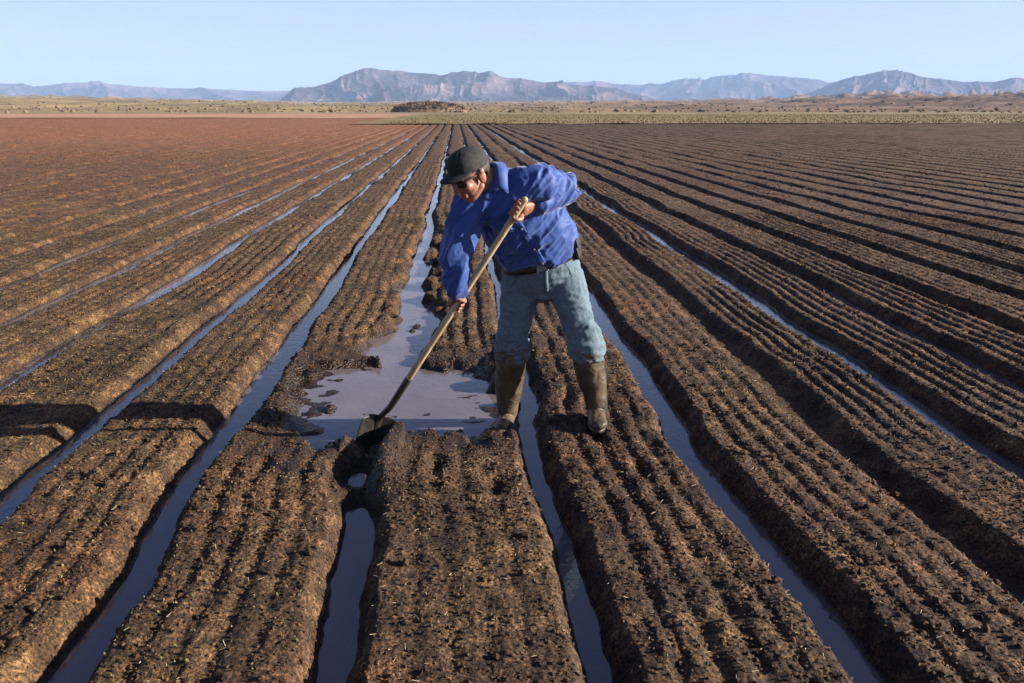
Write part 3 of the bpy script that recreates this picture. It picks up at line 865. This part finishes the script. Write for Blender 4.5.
box('flap', bc + Lb * .214 + fb * .056 + nb * .052, (pdir, pt, nb), (.008, .074, .046), LEATHER, pou, .003)
ax_n = Vector((-.13, -.18, .97))
jn = Lump()
jn.tube([(.445, 4.125, .905), (.424, 4.105, .990)], [(.190, .140), (.196, .144)], [L_pel, L_pel], seg=32)
for hp, kn, an, e_ in ((hipR, knR, anR, .27), (hipL, knL, anL, .26)):
    jn.tube([hp + Vector((0, 0, .02)), hp.lerp(kn, .35), hp.lerp(kn, .7), kn, kn.lerp(an, e_ * .6), kn.lerp(an, e_)], [.103, .098, .081, .078, .086, .083])
fj1 = stretched(.070, .0120, (1.1, 4.2, 9.3), (1, .2, .1), 2.2); fj2 = folds(.04, .0025, (2.2, 8.2, 3.3))
def jd(p):
    near = math.exp(-((p.z - .48) / .07) ** 2) + math.exp(-((p.z - .60) / .08) ** 2) * .6
    return fj1(p) * (.55 + 1.1 * near) + fj2(p)
jeans = jn.melt('jeans', DENIM, person, .0060, 4, jd)
jbv = bvh_of(jeans)
o_ = Vector((.0, -1, 0))
patch_on(jbv, 'fly', DENIM, jeans, lambda a, b: Vector((.428, 4.1, .975)).lerp(Vector((.440, 4.1, .835)), a) + Vector((.020 * b, 0, 0)), 12, 3, o_, .001, .002)
for s_ in (-1, 1):
    patch_on(jbv, 'pocket_welt', DENIM, jeans, lambda a, b: Vector((.425 + s_ * (.085 + .07 * a), 4.1, .985 + s_ * .03 - .085 * a ** 2 - .008 * b)), 14, 3, o_, .001, .0022)
for kn, an, ft, e_ in ((knR, anR, Vector((.215, 4.085, .040)), .20), (knL, anL, Vector((.722, 3.91, .160)), .20)):
    top = kn.lerp(an, e_); d = (an - kn).normalized()
    b = Lump()
    b.tube([top, kn.lerp(an, .65), an - d * .06, an + d * .01, an + d * .055], [.083, .078, .064, .058, .053], cap=True, seg=24)
    heel = an + d * .075; fd = (ft - an); fd.z = 0; fd.normalize(); sd_ = fd.cross(Vector((0, 0, 1)))
    z0 = an.z - .058
    b.tube([Vector((an.x, an.y, z0)) - fd * .045, Vector((an.x, an.y, z0)) + fd * .06, Vector((ft.x, ft.y, z0 - .006)), Vector((ft.x, ft.y, z0 - .008)) + fd * .035],
           [(.042, .038), (.045, .040), (.050, .034), (.040, .026)], sd_, seg=22)
    bo = b.melt('boot', RUBBER, person, .005, 3, folds(.06, .0035, (5, 1, 2)))
    sl_ = Lump(); outl = []
    for k, zz in enumerate((z0 - .048, z0 - .026)):
        rg_ = []
        for i in range(32):
            t = 2 * math.pi * i / 32; c_, s__ = math.cos(t), math.sin(t)
            ln = (.155 if c_ > 0 else .145) - (.02 if ft.x > .5 else 0)
            wd = .050 + .006 * c_ - .008 * (abs(c_ + .1) < .25)
            mid = Vector((an.x, an.y, 0)).lerp(Vector((ft.x, ft.y, 0)), .42)
            rg_.append(Vector((mid.x, mid.y, zz)) + fd * (ln * c_) + sd_ * (wd * s__))
        outl.append(rg_)
    sl_.rings(outl); sl_.plain('sole', RUBBER, bo)
    Lump().tube([top + d * .012, top - d * .008], [.088, .088], cap=False, seg=28).plain('boot_rim', RUBBER, bo)

# --- shovel
shovel = bpy.data.objects.new('shovel', None); COL.objects.link(shovel)
tag(shovel, 'long-handled round-point shovel with pale wooden shaft, its dark blade in the mud dam', 'shovel')
k_end = s_bot + ax * .235
hd = Lump(); hd.tube([s_top + ax * .0, s_top - ax * .10, s_top.lerp(k_end, .5) + Vector((0, -.004, 0)), k_end], [.0165, .0160, .0165, .0175], seg=18, cap=True)
hd.plain('handle', WOOD, shovel)
wv = Vector((.90, .30, -.24)).normalized()
dv = Vector((-.16, -.05, -1)); dv = (dv - wv * dv.dot(wv)).normalized(); nv_ = wv.cross(dv)
if nv_.y > 0: nv_ = -nv_
bt = Vector((-.440, 4.045, .165))
bl = bmesh.new(); rows = []
NB, MB_ = 22, 20
for i in range(NB + 1):
    t = i / NB
    hw = .098 + .012 * math.sin(min(t, .5) * math.pi) if t < .55 else .110 * math.cos((t - .55) / .45 * math.pi / 2) ** .75
    hw = max(hw, .003)
    row = []
    for k in range(MB_ + 1):
        s_ = -1 + 2 * k / MB_
        dish = .030 * (s_ * s_) * (hw / .11) ** 1.5 + .030 * (t - .35) ** 2
        rib = -.010 * math.exp(-(s_ * hw / .014) ** 2) * max(0, 1 - t * 1.6)
        shoulder = -.018 * abs(s_) ** 2.5 * (1 - t) ** 6 * -1
        row.append(bl.verts.new(bt + wv * (hw * s_) + dv * (.275 * t + shoulder) + nv_ * (dish + rib - .006)))
    rows.append(row)
for i in range(NB):
    for k in range(MB_): bl.faces.new((rows[i][k], rows[i][k + 1], rows[i + 1][k + 1], rows[i + 1][k]))
me = bpy.data.meshes.new('blade'); bl.to_mesh(me); bl.free(); me.materials.append(STEEL)
me.polygons.foreach_set('use_smooth', [True] * len(me.polygons))
blade = bpy.data.objects.new('blade', me); COL.objects.link(blade); blade.parent = shovel
sm = blade.modifiers.new('t', 'SOLIDIFY'); sm.thickness = .003; sm.offset = 0
so_ = Lump(); so_.tube([k_end + ax * .03, k_end - ax * .06, s_bot + ax * .06, s_bot.lerp(bt, .55) + ax * .01, bt + dv * .035 - nv_ * .006, bt + dv * .11 - nv_ * .006],
                      [.0195, .0190, .0175, .0160, (.022, .010), (.010, .005)], wv, seg=18)
so_.plain('socket', STEEL, blade)
for s0, s1 in ((-.092, -.020), (.020, .092)):
    Lump().tube([bt + wv * s0 + nv_ * .012, bt + wv * (s0 + s1) / 2 + nv_ * .003, bt + wv * s1 - nv_ * .001], [(.004, .009)] * 3, dv, seg=10).plain('foot_rest', STEEL, blade)
shovel.location = tuple(bt + dv * .26)
bpy.context.view_layer.update()
for rt in (person, shovel):                          # children were modelled in place: keep them there
    for o in rt.children: o.matrix_parent_inverse = rt.matrix_world.inverted()


# ------------------------------------------------------------------ light, sky, camera
SUN_EL = R(19.5)
sd = Vector((.992, -.125, 0)).normalized() * math.cos(SUN_EL) + Vector((0, 0, math.sin(SUN_EL)))
sl = bpy.data.lights.new('sun', 'SUN'); sl.energy = 5.0; sl.angle = R(.5); sl.color = (1, .90, .76)
so = bpy.data.objects.new('sun', sl); COL.objects.link(so)
so.rotation_euler = sd.to_track_quat('Z', 'Y').to_euler(); so.location = sd * 50
w = bpy.data.worlds.new('World'); scene.world = w; w.use_nodes = True
wn = w.node_tree; bg = wn.nodes['Background']
sk = wn.nodes.new('ShaderNodeTexSky'); sk.sky_type = 'NISHITA'; sk.sun_disc = False
sk.sun_elevation = SUN_EL; sk.sun_rotation = math.atan2(sd.x, sd.y)
sk.air_density = .80; sk.dust_density = 1.2; sk.ozone_density = 3.2; sk.altitude = 200
tn = wn.nodes.new('ShaderNodeMix'); tn.data_type = 'RGBA'; tn.blend_type = 'MULTIPLY'; tn.inputs[0].default_value = 1
tn.inputs[7].default_value = (1.05, .90, 1.02, 1)
wn.links.new(sk.outputs[0], tn.inputs[6]); 
tm = wn.nodes.new('ShaderNodeMix'); tm.data_type = 'RGBA'; 
wtc = wn.nodes.new('ShaderNodeTexCoord'); wsp = wn.nodes.new('ShaderNodeSeparateXYZ'); wn.links.new(wtc.outputs['Generated'], wsp.inputs[0])
wn.links.new(maprange(wn, wsp.outputs[2], .0, .42, .72, .0), tm.inputs[0])        # milky towards the horizon
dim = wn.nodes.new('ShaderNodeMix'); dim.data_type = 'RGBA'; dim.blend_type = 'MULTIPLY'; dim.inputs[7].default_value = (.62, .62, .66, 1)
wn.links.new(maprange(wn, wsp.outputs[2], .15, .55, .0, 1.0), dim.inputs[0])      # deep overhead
tm.inputs[7].default_value = (4.4, 5.05, 6.15, 1)
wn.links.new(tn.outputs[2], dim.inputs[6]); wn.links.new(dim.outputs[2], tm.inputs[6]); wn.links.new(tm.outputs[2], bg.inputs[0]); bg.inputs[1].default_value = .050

cam = bpy.data.cameras.new('camera'); cam.sensor_width = 36; cam.lens = 796 / 1024 * 36
cam.clip_start = .05; cam.clip_end = 60000
co = bpy.data.objects.new('camera', cam); COL.objects.link(co); scene.camera = co
co.location = (0, 0, EYE)
PITCH = math.atan(232.5 / 796)
co.rotation_euler = (R(90) - PITCH, 0, -YAW)
scene.render.resolution_x = 1024; scene.render.resolution_y = 683
scene.view_settings.view_transform = 'Standard'; scene.view_settings.look = 'None'
scene.view_settings.exposure = 1.68; scene.view_settings.gamma = 1
scene.cycles.volume_bounces = 1
